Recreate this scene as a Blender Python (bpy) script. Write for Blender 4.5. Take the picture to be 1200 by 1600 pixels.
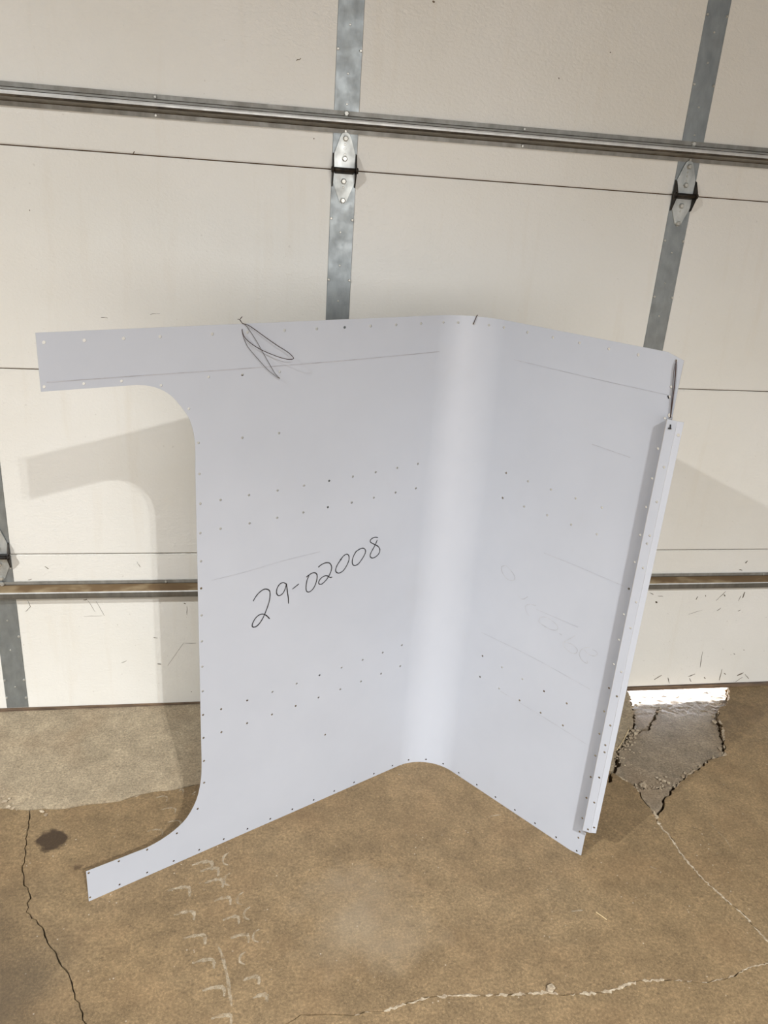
import bpy, bmesh, math, random
import numpy as np
from mathutils import Vector, Matrix
from mathutils.geometry import delaunay_2d_cdt

for o in list(bpy.data.objects):
    bpy.data.objects.remove(o)
SC = bpy.context.scene
COL = SC.collection
rnd = random.Random(29)

# ------------------------------------------------------------------ camera
FPX = 1261.725                       # focal length in pixels of the 1200 x 1600 frame
CAM = np.array([0.0, -2.52, 1.79668])
ROT = np.array([[0.985071, -0.001821, -0.172139],
                [-0.158416, 0.381769, -0.910581],
                [0.067375, 0.924256, 0.375781]])
cd = bpy.data.cameras.new('camera')
cd.sensor_fit = 'HORIZONTAL'
cd.sensor_width = 36.0
cd.lens = 36.0 * FPX / 1200.0
cd.clip_start = 0.05
cam = bpy.data.objects.new('camera', cd)
COL.objects.link(cam)
m4 = Matrix.Identity(4)
for i in range(3):
    for j in range(3):
        m4[i][j] = float(ROT[i, j])
    m4[i][3] = float(CAM[i])
cam.matrix_world = m4
SC.camera = cam

# ------------------------------------------------------------------ light
SC.view_settings.view_transform = 'Standard'
SC.view_settings.look = 'None'
SC.view_settings.exposure = 0.21
SC.view_settings.gamma = 1.0
SC.view_settings.use_curve_mapping = False

world = bpy.data.worlds.new('sky')
SC.world = world
world.use_nodes = True
bg = world.node_tree.nodes['Background']
bg.inputs[0].default_value = (0.72, 0.82, 1.0, 1)      # overcast daylight outside the closed door
bg.inputs[1].default_value = 35.0

def lamp(name, kind, loc, energy, color, size=0.05, rot=None, size_y=None):
    d = bpy.data.lights.new(name, kind)
    d.energy = energy
    d.color = color
    if kind == 'POINT':
        d.shadow_soft_size = size
    elif kind == 'AREA':
        d.shape = 'RECTANGLE'
        d.size = size
        d.size_y = size_y or size
    o = bpy.data.objects.new(name, d)
    COL.objects.link(o)
    o.location = loc
    if rot:
        o.rotation_euler = rot
    return o

WARM = (0.975, 1.0, 1.02)
def shade_lamp(loc, energy, size, aim, spread=133, blend=1.0):
    """bulb in a deep reflector shade, so its light falls off towards the cone's rim"""
    o = lamp('ceiling_lamp', 'SPOT', loc, energy, WARM)
    o.data.shadow_soft_size = size
    o.data.spot_size = math.radians(spread)
    o.data.spot_blend = blend
    o.rotation_euler = Vector(aim).to_track_quat('-Z', 'Y').to_euler()
    return o
# twin-bulb ceiling fixture right of and behind the camera: throws the doubled shadow on the left
shade_lamp((1.128, -5.75, 4.64), 2000, 0.022, (0, 0.02, -1))
shade_lamp((1.265, -5.75, 4.64), 1340, 0.022, (0, 0.02, -1))
# ceiling fixture to the left: throws the shadow on the right
shade_lamp((-3.28, -3.71, 4.38), 1420, 0.035, (0.02, 0.02, -1), 154)
# added soft fill behind the camera, hung before the closed back wall
lamp('fill_area_light', 'AREA', (1.2, -8.9, 2.0), 195, (1.0, 0.99, 0.99), 5.0, (math.radians(90), 0, 0), 3.0)
# daylight behind the door
sun = bpy.data.lights.new('sun', 'SUN')
sun.energy = 55.0
sun.angle = math.radians(2.0)
sun.color = (0.95, 0.96, 1.0)
so = bpy.data.objects.new('sun', sun)
COL.objects.link(so)
so.rotation_euler = Vector((-0.16, -1.0, -0.22)).to_track_quat('-Z', 'Y').to_euler()

# ------------------------------------------------------------------ helpers
def ray(px, py):
    return ROT @ np.array([(px - 600.0) / FPX, -(py - 800.0) / FPX, -1.0])

def on_plane(p, n, d):
    n = np.array(n, float)
    v = ray(*p)
    t = (d - n @ CAM) / (n @ v)
    return CAM + t * v

def on_floor(p, z=0.0):
    return on_plane(p, (0, 0, 1), z)

def on_door(p, y=0.0):
    return on_plane(p, (0, 1, 0), y)

def link(o, parent=None):
    COL.objects.link(o)
    if parent is not None:
        o.parent = parent
    return o

def mesh_obj(name, verts, faces, mat, parent=None, smooth=False):
    me = bpy.data.meshes.new(name)
    me.from_pydata([tuple(map(float, v)) for v in verts], [], faces)
    me.update()
    if mat:
        for m in (mat if isinstance(mat, (list, tuple)) else [mat]):
            me.materials.append(m)
    if smooth:
        me.polygons.foreach_set('use_smooth', [True] * len(me.polygons))
    return link(bpy.data.objects.new(name, me), parent)

def bm_obj(name, bm, mat, parent=None, smooth=False):
    bmesh.ops.recalc_face_normals(bm, faces=bm.faces[:])
    me = bpy.data.meshes.new(name)
    bm.to_mesh(me)
    bm.free()
    if mat:
        me.materials.append(mat)
    if smooth:
        me.polygons.foreach_set('use_smooth', [True] * len(me.polygons))
    return link(bpy.data.objects.new(name, me), parent)

def shared(name, src, parent, loc):
    o = bpy.data.objects.new(name, src)
    o.location = loc
    return link(o, parent)

def empty(name, loc=(0, 0, 0), parent=None):
    o = bpy.data.objects.new(name, None)
    o.location = loc
    o.empty_display_size = 0.1
    return link(o, parent)

def tag(o, label=None, cat=None, group=None, kind=None):
    if label: o['label'] = label
    if cat: o['category'] = cat
    if group: o['group'] = group
    if kind: o['kind'] = kind
    return o

def box_bm(x0, x1, y0, y1, z0, z1, bev=0.0):
    bm = bmesh.new()
    vs = [bm.verts.new((x, y, z)) for x in (x0, x1) for y in (y0, y1) for z in (z0, z1)]
    for f in ((0, 1, 3, 2), (4, 6, 7, 5), (0, 4, 5, 1), (2, 3, 7, 6), (0, 2, 6, 4), (1, 5, 7, 3)):
        bm.faces.new([vs[i] for i in f])
    if bev:
        bmesh.ops.recalc_face_normals(bm, faces=bm.faces[:])
        bmesh.ops.bevel(bm, geom=bm.edges[:], offset=bev, segments=1, affect='EDGES')
    return bm

def prism_bm(pts, axis_fn, t0, t1):
    """polygon pts (a,b) swept from t0 to t1; axis_fn(a,b,t) -> xyz"""
    bm = bmesh.new()
    A = [bm.verts.new(axis_fn(a, b, t0)) for a, b in pts]
    B = [bm.verts.new(axis_fn(a, b, t1)) for a, b in pts]
    bm.faces.new(A)
    bm.faces.new(B[::-1])
    n = len(pts)
    for i in range(n):
        bm.faces.new((A[i], A[(i + 1) % n], B[(i + 1) % n], B[i]))
    return bm

def in_poly(P, poly):
    """vectorised point-in-polygon"""
    x, y = P[:, 0], P[:, 1]
    inside = np.zeros(len(P), bool)
    n = len(poly)
    j = n - 1
    for i in range(n):
        xi, yi = poly[i]
        xj, yj = poly[j]
        if yi != yj:
            c = ((yi > y) != (yj > y)) & (x < (xj - xi) * (y - yi) / (yj - yi) + xi)
            inside ^= c
        j = i
    return inside

def cdt(outer, loops=(), lines=(), points=()):
    verts, edges = [], []
    def add_loop(lp, closed):
        b = len(verts)
        verts.extend(Vector((float(p[0]), float(p[1]))) for p in lp)
        m = len(lp)
        for i in range(m if closed else m - 1):
            edges.append((b + i, b + (i + 1) % m))
    add_loop(outer, True)
    for lp in loops: add_loop(lp, True)
    for ln in lines: add_loop(ln, False)
    verts.extend(Vector((float(p[0]), float(p[1]))) for p in points)
    r = delaunay_2d_cdt(verts, edges, [], 0, 1e-6)
    V = np.array([(v.x, v.y) for v in r[0]])
    T = np.array([f for f in r[2] if len(f) == 3])
    return V, T

def tube(name, pts, r, mat, parent=None, seg=6, closed=False, subdiv=4):
    """tube along a Catmull-Rom smoothed 3-D polyline"""
    P = smooth_line([Vector(tuple(map(float, p))) for p in pts], subdiv)
    verts, faces = [], []
    ref = Vector((0.3, 0.2, 0.93))
    for i, p in enumerate(P):
        t = (P[min(i + 1, len(P) - 1)] - P[max(i - 1, 0)]).normalized()
        a = t.cross(ref)
        if a.length < 1e-4: a = t.cross(Vector((1, 0, 0)))
        a.normalize()
        b = t.cross(a)
        for k in range(seg):
            an = 2 * math.pi * k / seg
            verts.append(p + (a * math.cos(an) + b * math.sin(an)) * r)
    n = len(P)
    for i in range(n - 1):
        for k in range(seg):
            faces.append((i * seg + k, i * seg + (k + 1) % seg, (i + 1) * seg + (k + 1) % seg, (i + 1) * seg + k))
    faces.append(tuple(range(seg - 1, -1, -1)))
    faces.append(tuple((n - 1) * seg + k for k in range(seg)))
    return mesh_obj(name, verts, faces, mat, parent, True)

def smooth_line(P, sub):
    if len(P) < 3: return P
    out = []
    for i in range(len(P) - 1):
        p0, p1, p2, p3 = P[max(i - 1, 0)], P[i], P[i + 1], P[min(i + 2, len(P) - 1)]
        for k in range(sub):
            t = k / sub
            out.append(0.5 * ((2 * p1) + (p2 - p0) * t + (2 * p0 - 5 * p1 + 4 * p2 - p3) * t * t + (3 * p1 - p0 - 3 * p2 + p3) * t ** 3))
    out.append(P[-1])
    return out

def sm(t):
    t = min(1.0, max(0.0, t))
    return t * t * (3 - 2 * t)

# ------------------------------------------------------------------ materials
def lin(c):
    return tuple(((v / 255.0) / 12.92 if v / 255.0 <= 0.04045 else ((v / 255.0 + 0.055) / 1.055) ** 2.4) for v in c) + (1.0,)

class NT:
    def __init__(s, name):
        s.m = bpy.data.materials.new(name)
        s.m.use_nodes = True
        s.t = s.m.node_tree
        s.b = s.t.nodes['Principled BSDF']
        s.geo = s.t.nodes.new('ShaderNodeNewGeometry')
        s.pos = s.geo.outputs['Position']
    def n(s, kind, **kw):
        q = s.t.nodes.new(kind)
        for k, v in kw.items():
            setattr(q, k, v)
        return q
    def l(s, a, b):
        s.t.links.new(a, b)
    def mapped(s, scale, loc=(0, 0, 0)):
        q = s.n('ShaderNodeMapping')
        q.inputs['Scale'].default_value = scale
        q.inputs['Location'].default_value = loc
        s.l(s.pos, q.inputs['Vector'])
        return q.outputs[0]
    def noise(s, scale, detail=4, rough=0.55, vec=None, dist=0.0):
        q = s.n('ShaderNodeTexNoise')
        q.inputs['Scale'].default_value = scale
        q.inputs['Detail'].default_value = detail
        q.inputs['Roughness'].default_value = rough
        q.inputs['Distortion'].default_value = dist
        s.l(vec or s.pos, q.inputs['Vector'])
        return q.outputs[0]
    def ramp(s, fac, stops):
        q = s.n('ShaderNodeValToRGB')
        e = q.color_ramp.elements
        while len(e) < len(stops): e.new(0.5)
        for i, (p, c) in enumerate(stops):
            e[i].position = p
            e[i].color = c if len(c) == 4 else tuple(c) + (1,)
        s.l(fac, q.inputs[0])
        return q.outputs[0]
    def grey(s, fac, a, b, va=0.0, vb=1.0):
        return s.ramp(fac, [(a, (va, va, va)), (b, (vb, vb, vb))])
    def mix(s, fac, a, b, mode='MIX'):
        q = s.n('ShaderNodeMix', data_type='RGBA', blend_type=mode)
        for sock, v in ((q.inputs[0], fac), (q.inputs[6], a), (q.inputs[7], b)):
            if isinstance(v, (int, float)): sock.default_value = v
            elif isinstance(v, tuple): sock.default_value = v
            else: s.l(v, sock)
        return q.outputs[2]
    def math(s, op, a, b=None):
        q = s.n('ShaderNodeMath', operation=op)
        for i, v in enumerate((a, b)):
            if v is None: continue
            if isinstance(v, (int, float)): q.inputs[i].default_value = v
            else: s.l(v, q.inputs[i])
        return q.outputs[0]
    def bump(s, h, strength, dist=0.001, prev=None):
        q = s.n('ShaderNodeBump')
        q.inputs['Strength'].default_value = strength
        q.inputs['Distance'].default_value = dist
        s.l(h, q.inputs['Height'])
        if prev: s.l(prev, q.inputs['Normal'])
        return q.outputs[0]
    def xyz(s):
        q = s.n('ShaderNodeSeparateXYZ')
        s.l(s.pos, q.inputs[0])
        return q.outputs
    def fin(s, col, rough=0.5, metal=0.0, normal=None, spec=None):
        if isinstance(col, tuple): s.b.inputs['Base Color'].default_value = col
        else: s.l(col, s.b.inputs['Base Color'])
        if isinstance(rough, (int, float)): s.b.inputs['Roughness'].default_value = rough
        else: s.l(rough, s.b.inputs['Roughness'])
        s.b.inputs['Metallic'].default_value = metal
        if spec is not None: s.b.inputs['Specular IOR Level'].default_value = spec
        if normal: s.l(normal, s.b.inputs['Normal'])
        return s.m

def dist_mask(N, centre, radius, wob_scale, wob, soft=0.35):
    """1 inside an irregular blob on the floor round centre"""
    w = N.n('ShaderNodeTexNoise')
    w.inputs['Scale'].default_value = wob_scale
    w.inputs['Detail'].default_value = 3
    N.l(N.pos, w.inputs['Vector'])
    d = N.n('ShaderNodeVectorMath', operation='DISTANCE')
    N.l(N.pos, d.inputs[0])
    d.inputs[1].default_value = centre
    v = N.math('ADD', d.outputs['Value'], N.math('MULTIPLY', N.math('SUBTRACT', w.outputs[0], 0.5), wob))
    v = N.math('DIVIDE', v, radius)
    return N.grey(v, 1.0 - soft, 1.0, 1.0, 0.0)

def concrete(name, c_lo, c_mid, c_hi, stains=True):
    N = NT(name)
    big = N.noise(2.6, 5, 0.6, dist=0.4)
    midn = N.noise(13, 6, 0.65)
    fine = N.noise(120, 3, 0.7)
    col = N.ramp(big, [(0.34, c_lo), (0.5, c_mid), (0.66, c_hi)])
    col = N.mix(0.62, col, N.ramp(midn, [(0.3, tuple(v * 0.55 for v in c_mid[:3])), (0.5, c_mid), (0.7, tuple(min(1, v * 1.5) for v in c_mid[:3]))]))
    col = N.mix(N.grey(fine, 0.3, 0.6, 0.55, 0.0), col, tuple(v * 0.5 for v in c_mid[:3]) + (1,))
    grit = N.noise(330, 2, 0.6)
    col = N.mix(N.grey(grit, 0.56, 0.72, 0.0, 0.55), col, tuple(min(1, v * 1.9) for v in c_mid[:3]) + (1,))
    col = N.mix(N.grey(N.noise(55, 5, 0.75, N.mapped((1, 1, 1), (2, 8, 1))), 0.36, 0.56, 0.5, 0.0), col, tuple(v * 0.6 for v in c_mid[:3]) + (1,))
    sp2 = N.noise(150, 4, 0.7, N.mapped((1, 1, 1), (5, 1, 4)))
    col = N.mix(0.8, col, N.ramp(sp2, [(0.32, (0.62, 0.62, 0.62)), (0.5, (1, 1, 1)), (0.68, (1.45, 1.45, 1.45))]), 'MULTIPLY')
    # brownish tint patches
    col = N.mix(N.grey(N.noise(5.5, 3, 0.5, N.mapped((1, 1, 1), (7, 3, 0))), 0.5, 0.72, 0.0, 0.25), col, lin((126, 98, 68)))
    # dark pits
    col = N.mix(N.grey(N.noise(42, 3, 0.6, N.mapped((1, 1, 1), (3, 9, 0))), 0.62, 0.72, 0.0, 0.35), col, lin((78, 64, 48)))
    # pale flecks
    vor = N.n('ShaderNodeTexVoronoi')
    vor.inputs['Scale'].default_value = 46
    N.l(N.pos, vor.inputs['Vector'])
    fl = N.grey(vor.outputs['Distance'], 0.05, 0.11, 1.0, 0.0)
    sel = N.grey(N.noise(9, 2, 0.5, N.mapped((1, 1, 1), (1, 5, 2))), 0.52, 0.6, 0.0, 0.8)
    col = N.mix(N.math('MULTIPLY', fl, sel), col, lin((190, 178, 160)))
    if stains:
        col = N.mix(N.math('MULTIPLY', dist_mask(N, (-0.534, -0.626, 0), 0.047, 26, 0.05, 0.22), 0.9), col, lin((50, 36, 24)))
        col = N.mix(N.math('MULTIPLY', dist_mask(N, (-0.447, -0.735, 0), 0.013, 60, 0.02, 0.6), 0.7), col, lin((66, 50, 34)))
        col = N.mix(N.math('MULTIPLY', dist_mask(N, (-0.72, -1.12, 0), 0.42, 6, 0.3, 0.85), 0.85), col, lin((64, 55, 45)))
        col = N.mix(N.math('MULTIPLY', dist_mask(N, (0.32, -0.98, 0), 0.20, 9, 0.3, 0.9), 0.30), col, lin((166, 152, 130)))
    nrm = N.bump(fine, 0.35, 0.0015)
    nrm = N.bump(midn, 0.25, 0.004, nrm)
    return N.fin(col, 0.62, 0, nrm, 0.35)

M = {}
M['floor'] = concrete('floor_concrete', lin((110, 91, 65)), lin((132, 110, 80)), lin((148, 127, 96)))
M['apron'] = concrete('apron_concrete', lin((142, 127, 103)), lin((164, 148, 123)), lin((178, 164, 140)))
M['broken'] = concrete('broken_concrete', lin((124, 110, 91)), lin((144, 129, 109)), lin((160, 145, 124)), False)
M['subbase'] = concrete('crack_base', lin((70, 56, 42)), lin((96, 78, 58)), lin((124, 104, 80)), False)

N = NT('pale_mortar')
M['mortar'] = N.fin(N.ramp(N.noise(90, 4, 0.7), [(0.3, lin((128, 110, 88))), (0.55, lin((168, 152, 128))), (0.75, lin((202, 190, 168)))]), 0.9, 0, N.bump(N.noise(160, 3), 0.8, 0.003))

def door_paint(name):
    N = NT(name)
    x, y, z = N.xyz()
    emb = N.noise(95, 3, 0.6, N.mapped((1, 1, 1.35)), 0.6)
    emb2 = N.noise(260, 2, 0.5)
    col = N.ramp(N.noise(1.6, 4, 0.6), [(0.3, lin((219, 215, 205))), (0.55, lin((223, 220, 212))), (0.75, lin((226, 223, 216)))])
    # faint drip stains and specks
    drip = N.noise(16, 4, 0.6, N.mapped((1, 1, 0.10)))
    low = N.grey(z, 0.0, 0.62, 1.0, 0.25)
    col = N.mix(N.math('MULTIPLY', N.grey(drip, 0.56, 0.8, 0.0, 0.16), 1.0), col, lin((196, 178, 146)))
    spk = N.noise(70, 2, 0.5, N.mapped((1, 1, 1), (4, 4, 4)))
    col = N.mix(N.math('MULTIPLY', N.grey(spk, 0.71, 0.76, 0.0, 0.6), low), col, lin((120, 104, 84)))
    nrm = N.bump(emb, 0.55, 0.0022)
    nrm = N.bump(emb2, 0.1, 0.0006, nrm)
    return N.fin(col, 0.36, 0, nrm, 0.5)
M['door'] = door_paint('embossed_cream_paint')

def galv(name, c0, c1, rough=0.42, metal=0.75, dirt=0.25):
    N = NT(name)
    col = N.ramp(N.noise(38, 4, 0.6, N.mapped((1, 1, 0.45))), [(0.3, c0), (0.7, c1)])
    col = N.mix(N.grey(N.noise(9, 4, 0.7, N.mapped((0.7, 1, 1.5))), 0.5, 0.75, 0.0, dirt), col, lin((104, 88, 68)))
    return N.fin(col, N.grey(N.noise(24, 3), 0.3, 0.7, rough - 0.08, rough + 0.12), metal, N.bump(N.noise(120, 2), 0.06, 0.0008))
M['stile'] = galv('galvanised_stile', lin((134, 139, 140)), lin((152, 157, 157)), 0.42, 0.7, 0.12)
M['strut'] = galv('galvanised_strut', lin((122, 120, 113)), lin((148, 146, 139)), 0.45, 0.3, 0.4)
M['zinc'] = galv('highlight_zinc', lin((190, 190, 186)), lin((212, 212, 208)), 0.4, 0.3, 0.25)  # lighter zinc paints the highlight on strut lips, crown and upper slope
M['hinge'] = galv('zinc_hinge', lin((164, 168, 166)), lin((202, 204, 200)), 0.42, 0.6, 0.3)
M['screw'] = galv('screw_zinc', lin((176, 174, 166)), lin((206, 204, 196)), 0.35, 0.6, 0.2)
N = NT('greasy_black_steel')
M['ear'] = N.fin(N.ramp(N.noise(60, 3), [(0.35, lin((26, 23, 20))), (0.7, lin((62, 54, 44)))]), 0.5, 0.5)
N = NT('dust_on_strut')
dustn = N.noise(6, 4, 0.6, N.mapped((0.5, 1, 1), (2.3, 0, 0)))
M['dust'] = N.fin(N.ramp(dustn, [(0.36, lin((96, 74, 48))), (0.52, lin((112, 90, 62))), (0.60, lin((152, 134, 104)))]), 0.85, 0.0, N.bump(N.noise(150, 3), 0.3, 0.001))
M['dull'] = galv('dark_zinc', lin((88, 84, 76)), lin((112, 108, 99)), 0.5, 0.3, 0.4)  # darker zinc for the lower strut's front face
N = NT('groove_line'); M['groove'] = N.fin(N.ramp(N.noise(30, 3), [(0.35, lin((52, 45, 36))), (0.7, lin((88, 78, 64)))]), 0.8)  # dark colour stands in for grooves at the struts' folds
N = NT('brown_rubber_seal')
M['seal'] = N.fin(N.ramp(N.noise(20, 4, 0.6, N.mapped((0.4, 1, 2))), [(0.3, lin((70, 56, 44))), (0.7, lin((128, 106, 84)))]), 0.8)
N = NT('seam_dark')
M['seam'] = N.fin(lin((92, 68, 44)), 0.9)
N = NT('black_scuff')
M['scuff'] = N.fin(N.ramp(N.noise(80, 3), [(0.3, lin((52, 44, 34))), (0.7, lin((120, 106, 86)))]), 0.85)

def sheet_paint(name):
    N = NT(name)
    col = N.ramp(N.noise(2.2, 4, 0.6), [(0.3, lin((180, 183, 190))), (0.7, lin((187, 190, 197)))])
    # faint rub marks
    col = N.mix(N.grey(N.noise(7, 5, 0.7, N.mapped((1, 1, 0.6))), 0.58, 0.78, 0.0, 0.16), col, lin((176, 174, 174)))
    grain = N.noise(140, 2, 0.5, N.mapped((0.15, 0.15, 1)))
    return N.fin(col, N.grey(N.noise(5, 4), 0.3, 0.7, 0.34, 0.44), 0, N.bump(grain, 0.05, 0.0005), 0.5)
M['sheet'] = sheet_paint('white_painted_aluminium')
N = NT('raw_edge'); M['edge'] = N.fin(lin((190, 188, 186)), 0.4, 0.5)
N = NT('drilled_bore'); M['bore'] = N.fin(lin((96, 94, 92)), 0.6, 0.3)  # hole walls coloured dark to carry the shade inside the holes
N = NT('black_marker_ink'); M['ink'] = N.fin(N.ramp(N.noise(60, 2), [(0.3, lin((26, 25, 27))), (0.75, lin((48, 47, 50)))]), 0.45)
N = NT('faint_ink'); M['ghost'] = N.fin(N.ramp(N.noise(45, 2), [(0.35, lin((160, 160, 163))), (0.65, lin((188, 188, 191)))]), 0.5)
N = NT('pencil_line'); M['pencil'] = N.fin(N.ramp(N.noise(30, 2), [(0.35, lin((152, 150, 154))), (0.65, lin((182, 181, 185)))]), 0.5)
N = NT('dark_steel_wire'); M['wire'] = N.fin(lin((70, 52, 48)), 0.45, 0.6)
N = NT('grey_steel_wire'); M['wire2'] = N.fin(lin((120, 116, 116)), 0.4, 0.7)
N = NT('dry_straw'); M['straw'] = N.fin(lin((206, 184, 140)), 0.7)
N = NT('shop_wall'); M['wall'] = N.fin(N.ramp(N.noise(1.5, 3), [(0.3, lin((90, 89, 87))), (0.7, lin((98, 97, 95)))]), 0.8)
N = NT('shop_ceiling'); M['ceil'] = N.fin(N.ramp(N.noise(1.5, 3), [(0.3, lin((96, 96, 95))), (0.7, lin((104, 104, 103)))]), 0.8)
N = NT('outdoor_ground'); M['outside'] = N.fin(N.ramp(N.noise(6, 4), [(0.3, lin((170, 168, 164))), (0.7, lin((200, 198, 194)))]), 0.85)
N = NT('pale_rubbed_mark')
tr = N.n('ShaderNodeBsdfTransparent'); mx = N.n('ShaderNodeMixShader')
N.fin(lin((188, 172, 146)), 0.8)
N.l(N.grey(N.noise(55, 4, 0.7), 0.36, 0.66, 0.05, 0.7), mx.inputs[0])
N.l(tr.outputs[0], mx.inputs[1]); N.l(N.b.outputs[0], mx.inputs[2])
N.l(mx.outputs[0], N.t.nodes['Material Output'].inputs[0])
M['rub'] = N.m

# ------------------------------------------------------------------ room shell
RX0, RX1, RY0, RH = -5.2, 6.2, -9.0, 5.0
DX0, DX1, DTOP = -1.93, 3.50, 3.05           # the sectional door opening
GX0, GX1, GY0, GY1 = -2.3, 3.7, -3.3, 0.22   # part of the floor built as broken slabs

def struct(name, bm, mat):
    return tag(bm_obj(name, bm, mat), kind='structure')

bm = bmesh.new()                              # floor: a sunken bed under the slabs plus the plain floor round it
def quad(bm, pts):
    bm.faces.new([bm.verts.new(p) for p in pts])
quad(bm, [(GX0, GY0, -.05), (GX1, GY0, -.05), (GX1, GY1, -.05), (GX0, GY1, -.05)])
me = bpy.data.meshes.new('floor'); bm.to_mesh(me); bm.free()
me.materials.append(M['subbase'])
floor = link(bpy.data.objects.new('floor', me))
tag(floor, 'cracked tan concrete workshop floor in broken slabs', kind='structure')
def ring(name, x0, x1, y0, y1, mat):
    return bm_obj(name, box_bm(x0, x1, y0, y1, -0.06, 0.0), mat, floor)
ring('concrete_slab', RX0, GX0, RY0, 0.2, M['floor'])
ring('concrete_slab', GX1, RX1, RY0, 0.2, M['floor'])
ring('concrete_slab', GX0, GX1, RY0, GY0, M['floor'])
struct('wall_left', box_bm(RX0 - .15, RX0, RY0, .2, -.06, RH), M['wall'])
struct('wall_right', box_bm(RX1, RX1 + .15, RY0, .2, -.06, RH), M['wall'])
struct('wall_back', box_bm(RX0 - .15, RX1 + .15, RY0 - .15, RY0, -.06, RH), M['wall'])
struct('ceiling', box_bm(RX0 - .15, RX1 + .15, RY0 - .15, .2, RH, RH + .15), M['ceil'])
bm = box_bm(RX0, DX0, .06, .2, -.06, RH)
for a in ((DX1, RX1, .06, .2, -.06, RH), (DX0, DX1, .06, .2, DTOP, RH)):
    b2 = box_bm(*a); tmp = bpy.data.meshes.new('t'); b2.to_mesh(tmp); b2.free(); bm.from_mesh(tmp); bpy.data.meshes.remove(tmp)
struct('wall_front', bm, M['wall'])
bm = bmesh.new(); quad(bm, [(-30, .2, -.045), (30, .2, -.045), (30, 40, -.045), (-30, 40, -.045)])
tag(bm_obj('ground_outside', bm, M['outside']), 'pale driveway outside the closed door', kind='structure')

# ------------------------------------------------------------------ sectional door
door = tag(empty('door_1', (0, 0, 0)), 'cream embossed sectional overhead door with galvanised stiles and struts', kind='structure')
SEAMS = [0.002, 0.605, 1.2144, 1.825, 2.44, DTOP]
for i in range(5):
    z0, z1 = SEAMS[i], SEAMS[i + 1]
    g = 0.0016
    b = box_bm(DX0, DX1, 0.0, 0.045, z0 + (g if i else 0.0), z1 - g)
    ed = [e for e in b.edges if all(abs(v.co.y) < 1e-6 for v in e.verts) and abs(e.verts[0].co.z - e.verts[1].co.z) < 1e-6]
    bmesh.ops.recalc_face_normals(b, faces=b.faces[:])
    bmesh.ops.bevel(b, geom=ed, offset=0.0025, segments=2, affect='EDGES')
    sec = bm_obj('section_panel', b, M['door'], door)
    if i < 4:
        bm_obj('joint_strip', box_bm(DX0, DX1, .008, .04, z1 - .012, z1 + .012), M['seam'], sec)
# bottom seal: slightly out of level, as the floor drops towards the right
seal = bmesh.new()
prof = [(0.0, -0.004), (0.0, 0.05), (1.0, 0.05), (1.0, -0.004), (0.62, -0.004), (0.55, -0.001), (0.45, -0.001), (0.38, -0.004)]
def seal_z(x): return 0.012 - 0.0050 * (x + 0.75)
A = [seal.verts.new((DX0, y, seal_z(DX0) - .016 * (1 - t))) for t, y in prof]
B = [seal.verts.new((DX1, y, seal_z(DX1) - .016 * (1 - t))) for t, y in prof]
seal.faces.new(A); seal.faces.new(B[::-1])
for i in range(len(prof)):
    seal.faces.new((A[i], A[(i + 1) % 8], B[(i + 1) % 8], B[i]))
tag(bm_obj('bottom_seal', seal, M['seal'], door), 'dirty brown rubber seal along the bottom edge')

# screws and bolts, one mesh each
def screw_mesh(name, r, h, mat, sides=8, slot=False):
    b = bmesh.new()
    rings = [(r, 0.0), (r, h * 0.55), (r * 0.7, h), (0.0, h * 1.02)]
    prev = None
    for rr, hh in rings:
        if rr == 0:
            c = b.verts.new((0, -hh, 0))
            for k in range(sides): b.faces.new((prev[k], prev[(k + 1) % sides], c))
            break
        cur = [b.verts.new((rr * math.cos(2 * math.pi * k / sides), -hh, rr * math.sin(2 * math.pi * k / sides))) for k in range(sides)]
        if prev:
            for k in range(sides): b.faces.new((prev[k], prev[(k + 1) % sides], cur[(k + 1) % sides], cur[k]))
        prev = cur
    bmesh.ops.recalc_face_normals(b, faces=b.faces[:])
    m = bpy.data.meshes.new(name); b.to_mesh(m); b.free(); m.materials.append(mat)
    return m
SCREW = screw_mesh('screw', 0.0042, 0.004, M['screw'])
BOLT = screw_mesh('bolt', 0.0082, 0.008, M['screw'], 6)
POP = screw_mesh('rivet', 0.0030, 0.002, M['screw'])

STW = 0.0715
stile_x = [-1.8735, -0.8115, 0.2500, 1.3110, 2.3725]
pair_z = [0.055, 0.129, 0.303, 0.56, 0.905, 1.08, 1.517, 1.692, 2.131, 2.312, 2.66, 2.9]
cent_z = [0.10, 0.248, 0.363, 0.78, 1.02, 1.13, 1.456, 1.56, 1.655, 1.996, 2.072, 2.19, 2.268, 2.55, 2.8]
STILES = {}
for xi in stile_x:
    for i in range(5):
        z0, z1 = SEAMS[i] + 0.004, SEAMS[i + 1] - 0.003
        st = bm_obj('stile', box_bm(xi, xi + STW, -0.0022, 0.001, z0 + (0.008 if i == 0 else 0), z1, 0.0008), M['stile'], door)
        for z in pair_z:
            if z0 < z < z1:
                for dx in (0.0045, STW - 0.0045): shared('screw', SCREW, st, (xi + dx, -0.002, z + rnd.uniform(-.002, .002)))
        for z in cent_z:
            if z0 < z < z1: shared('rivet', POP, st, (xi + STW * .49 + rnd.uniform(-.002, .002), -0.002, z))

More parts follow.
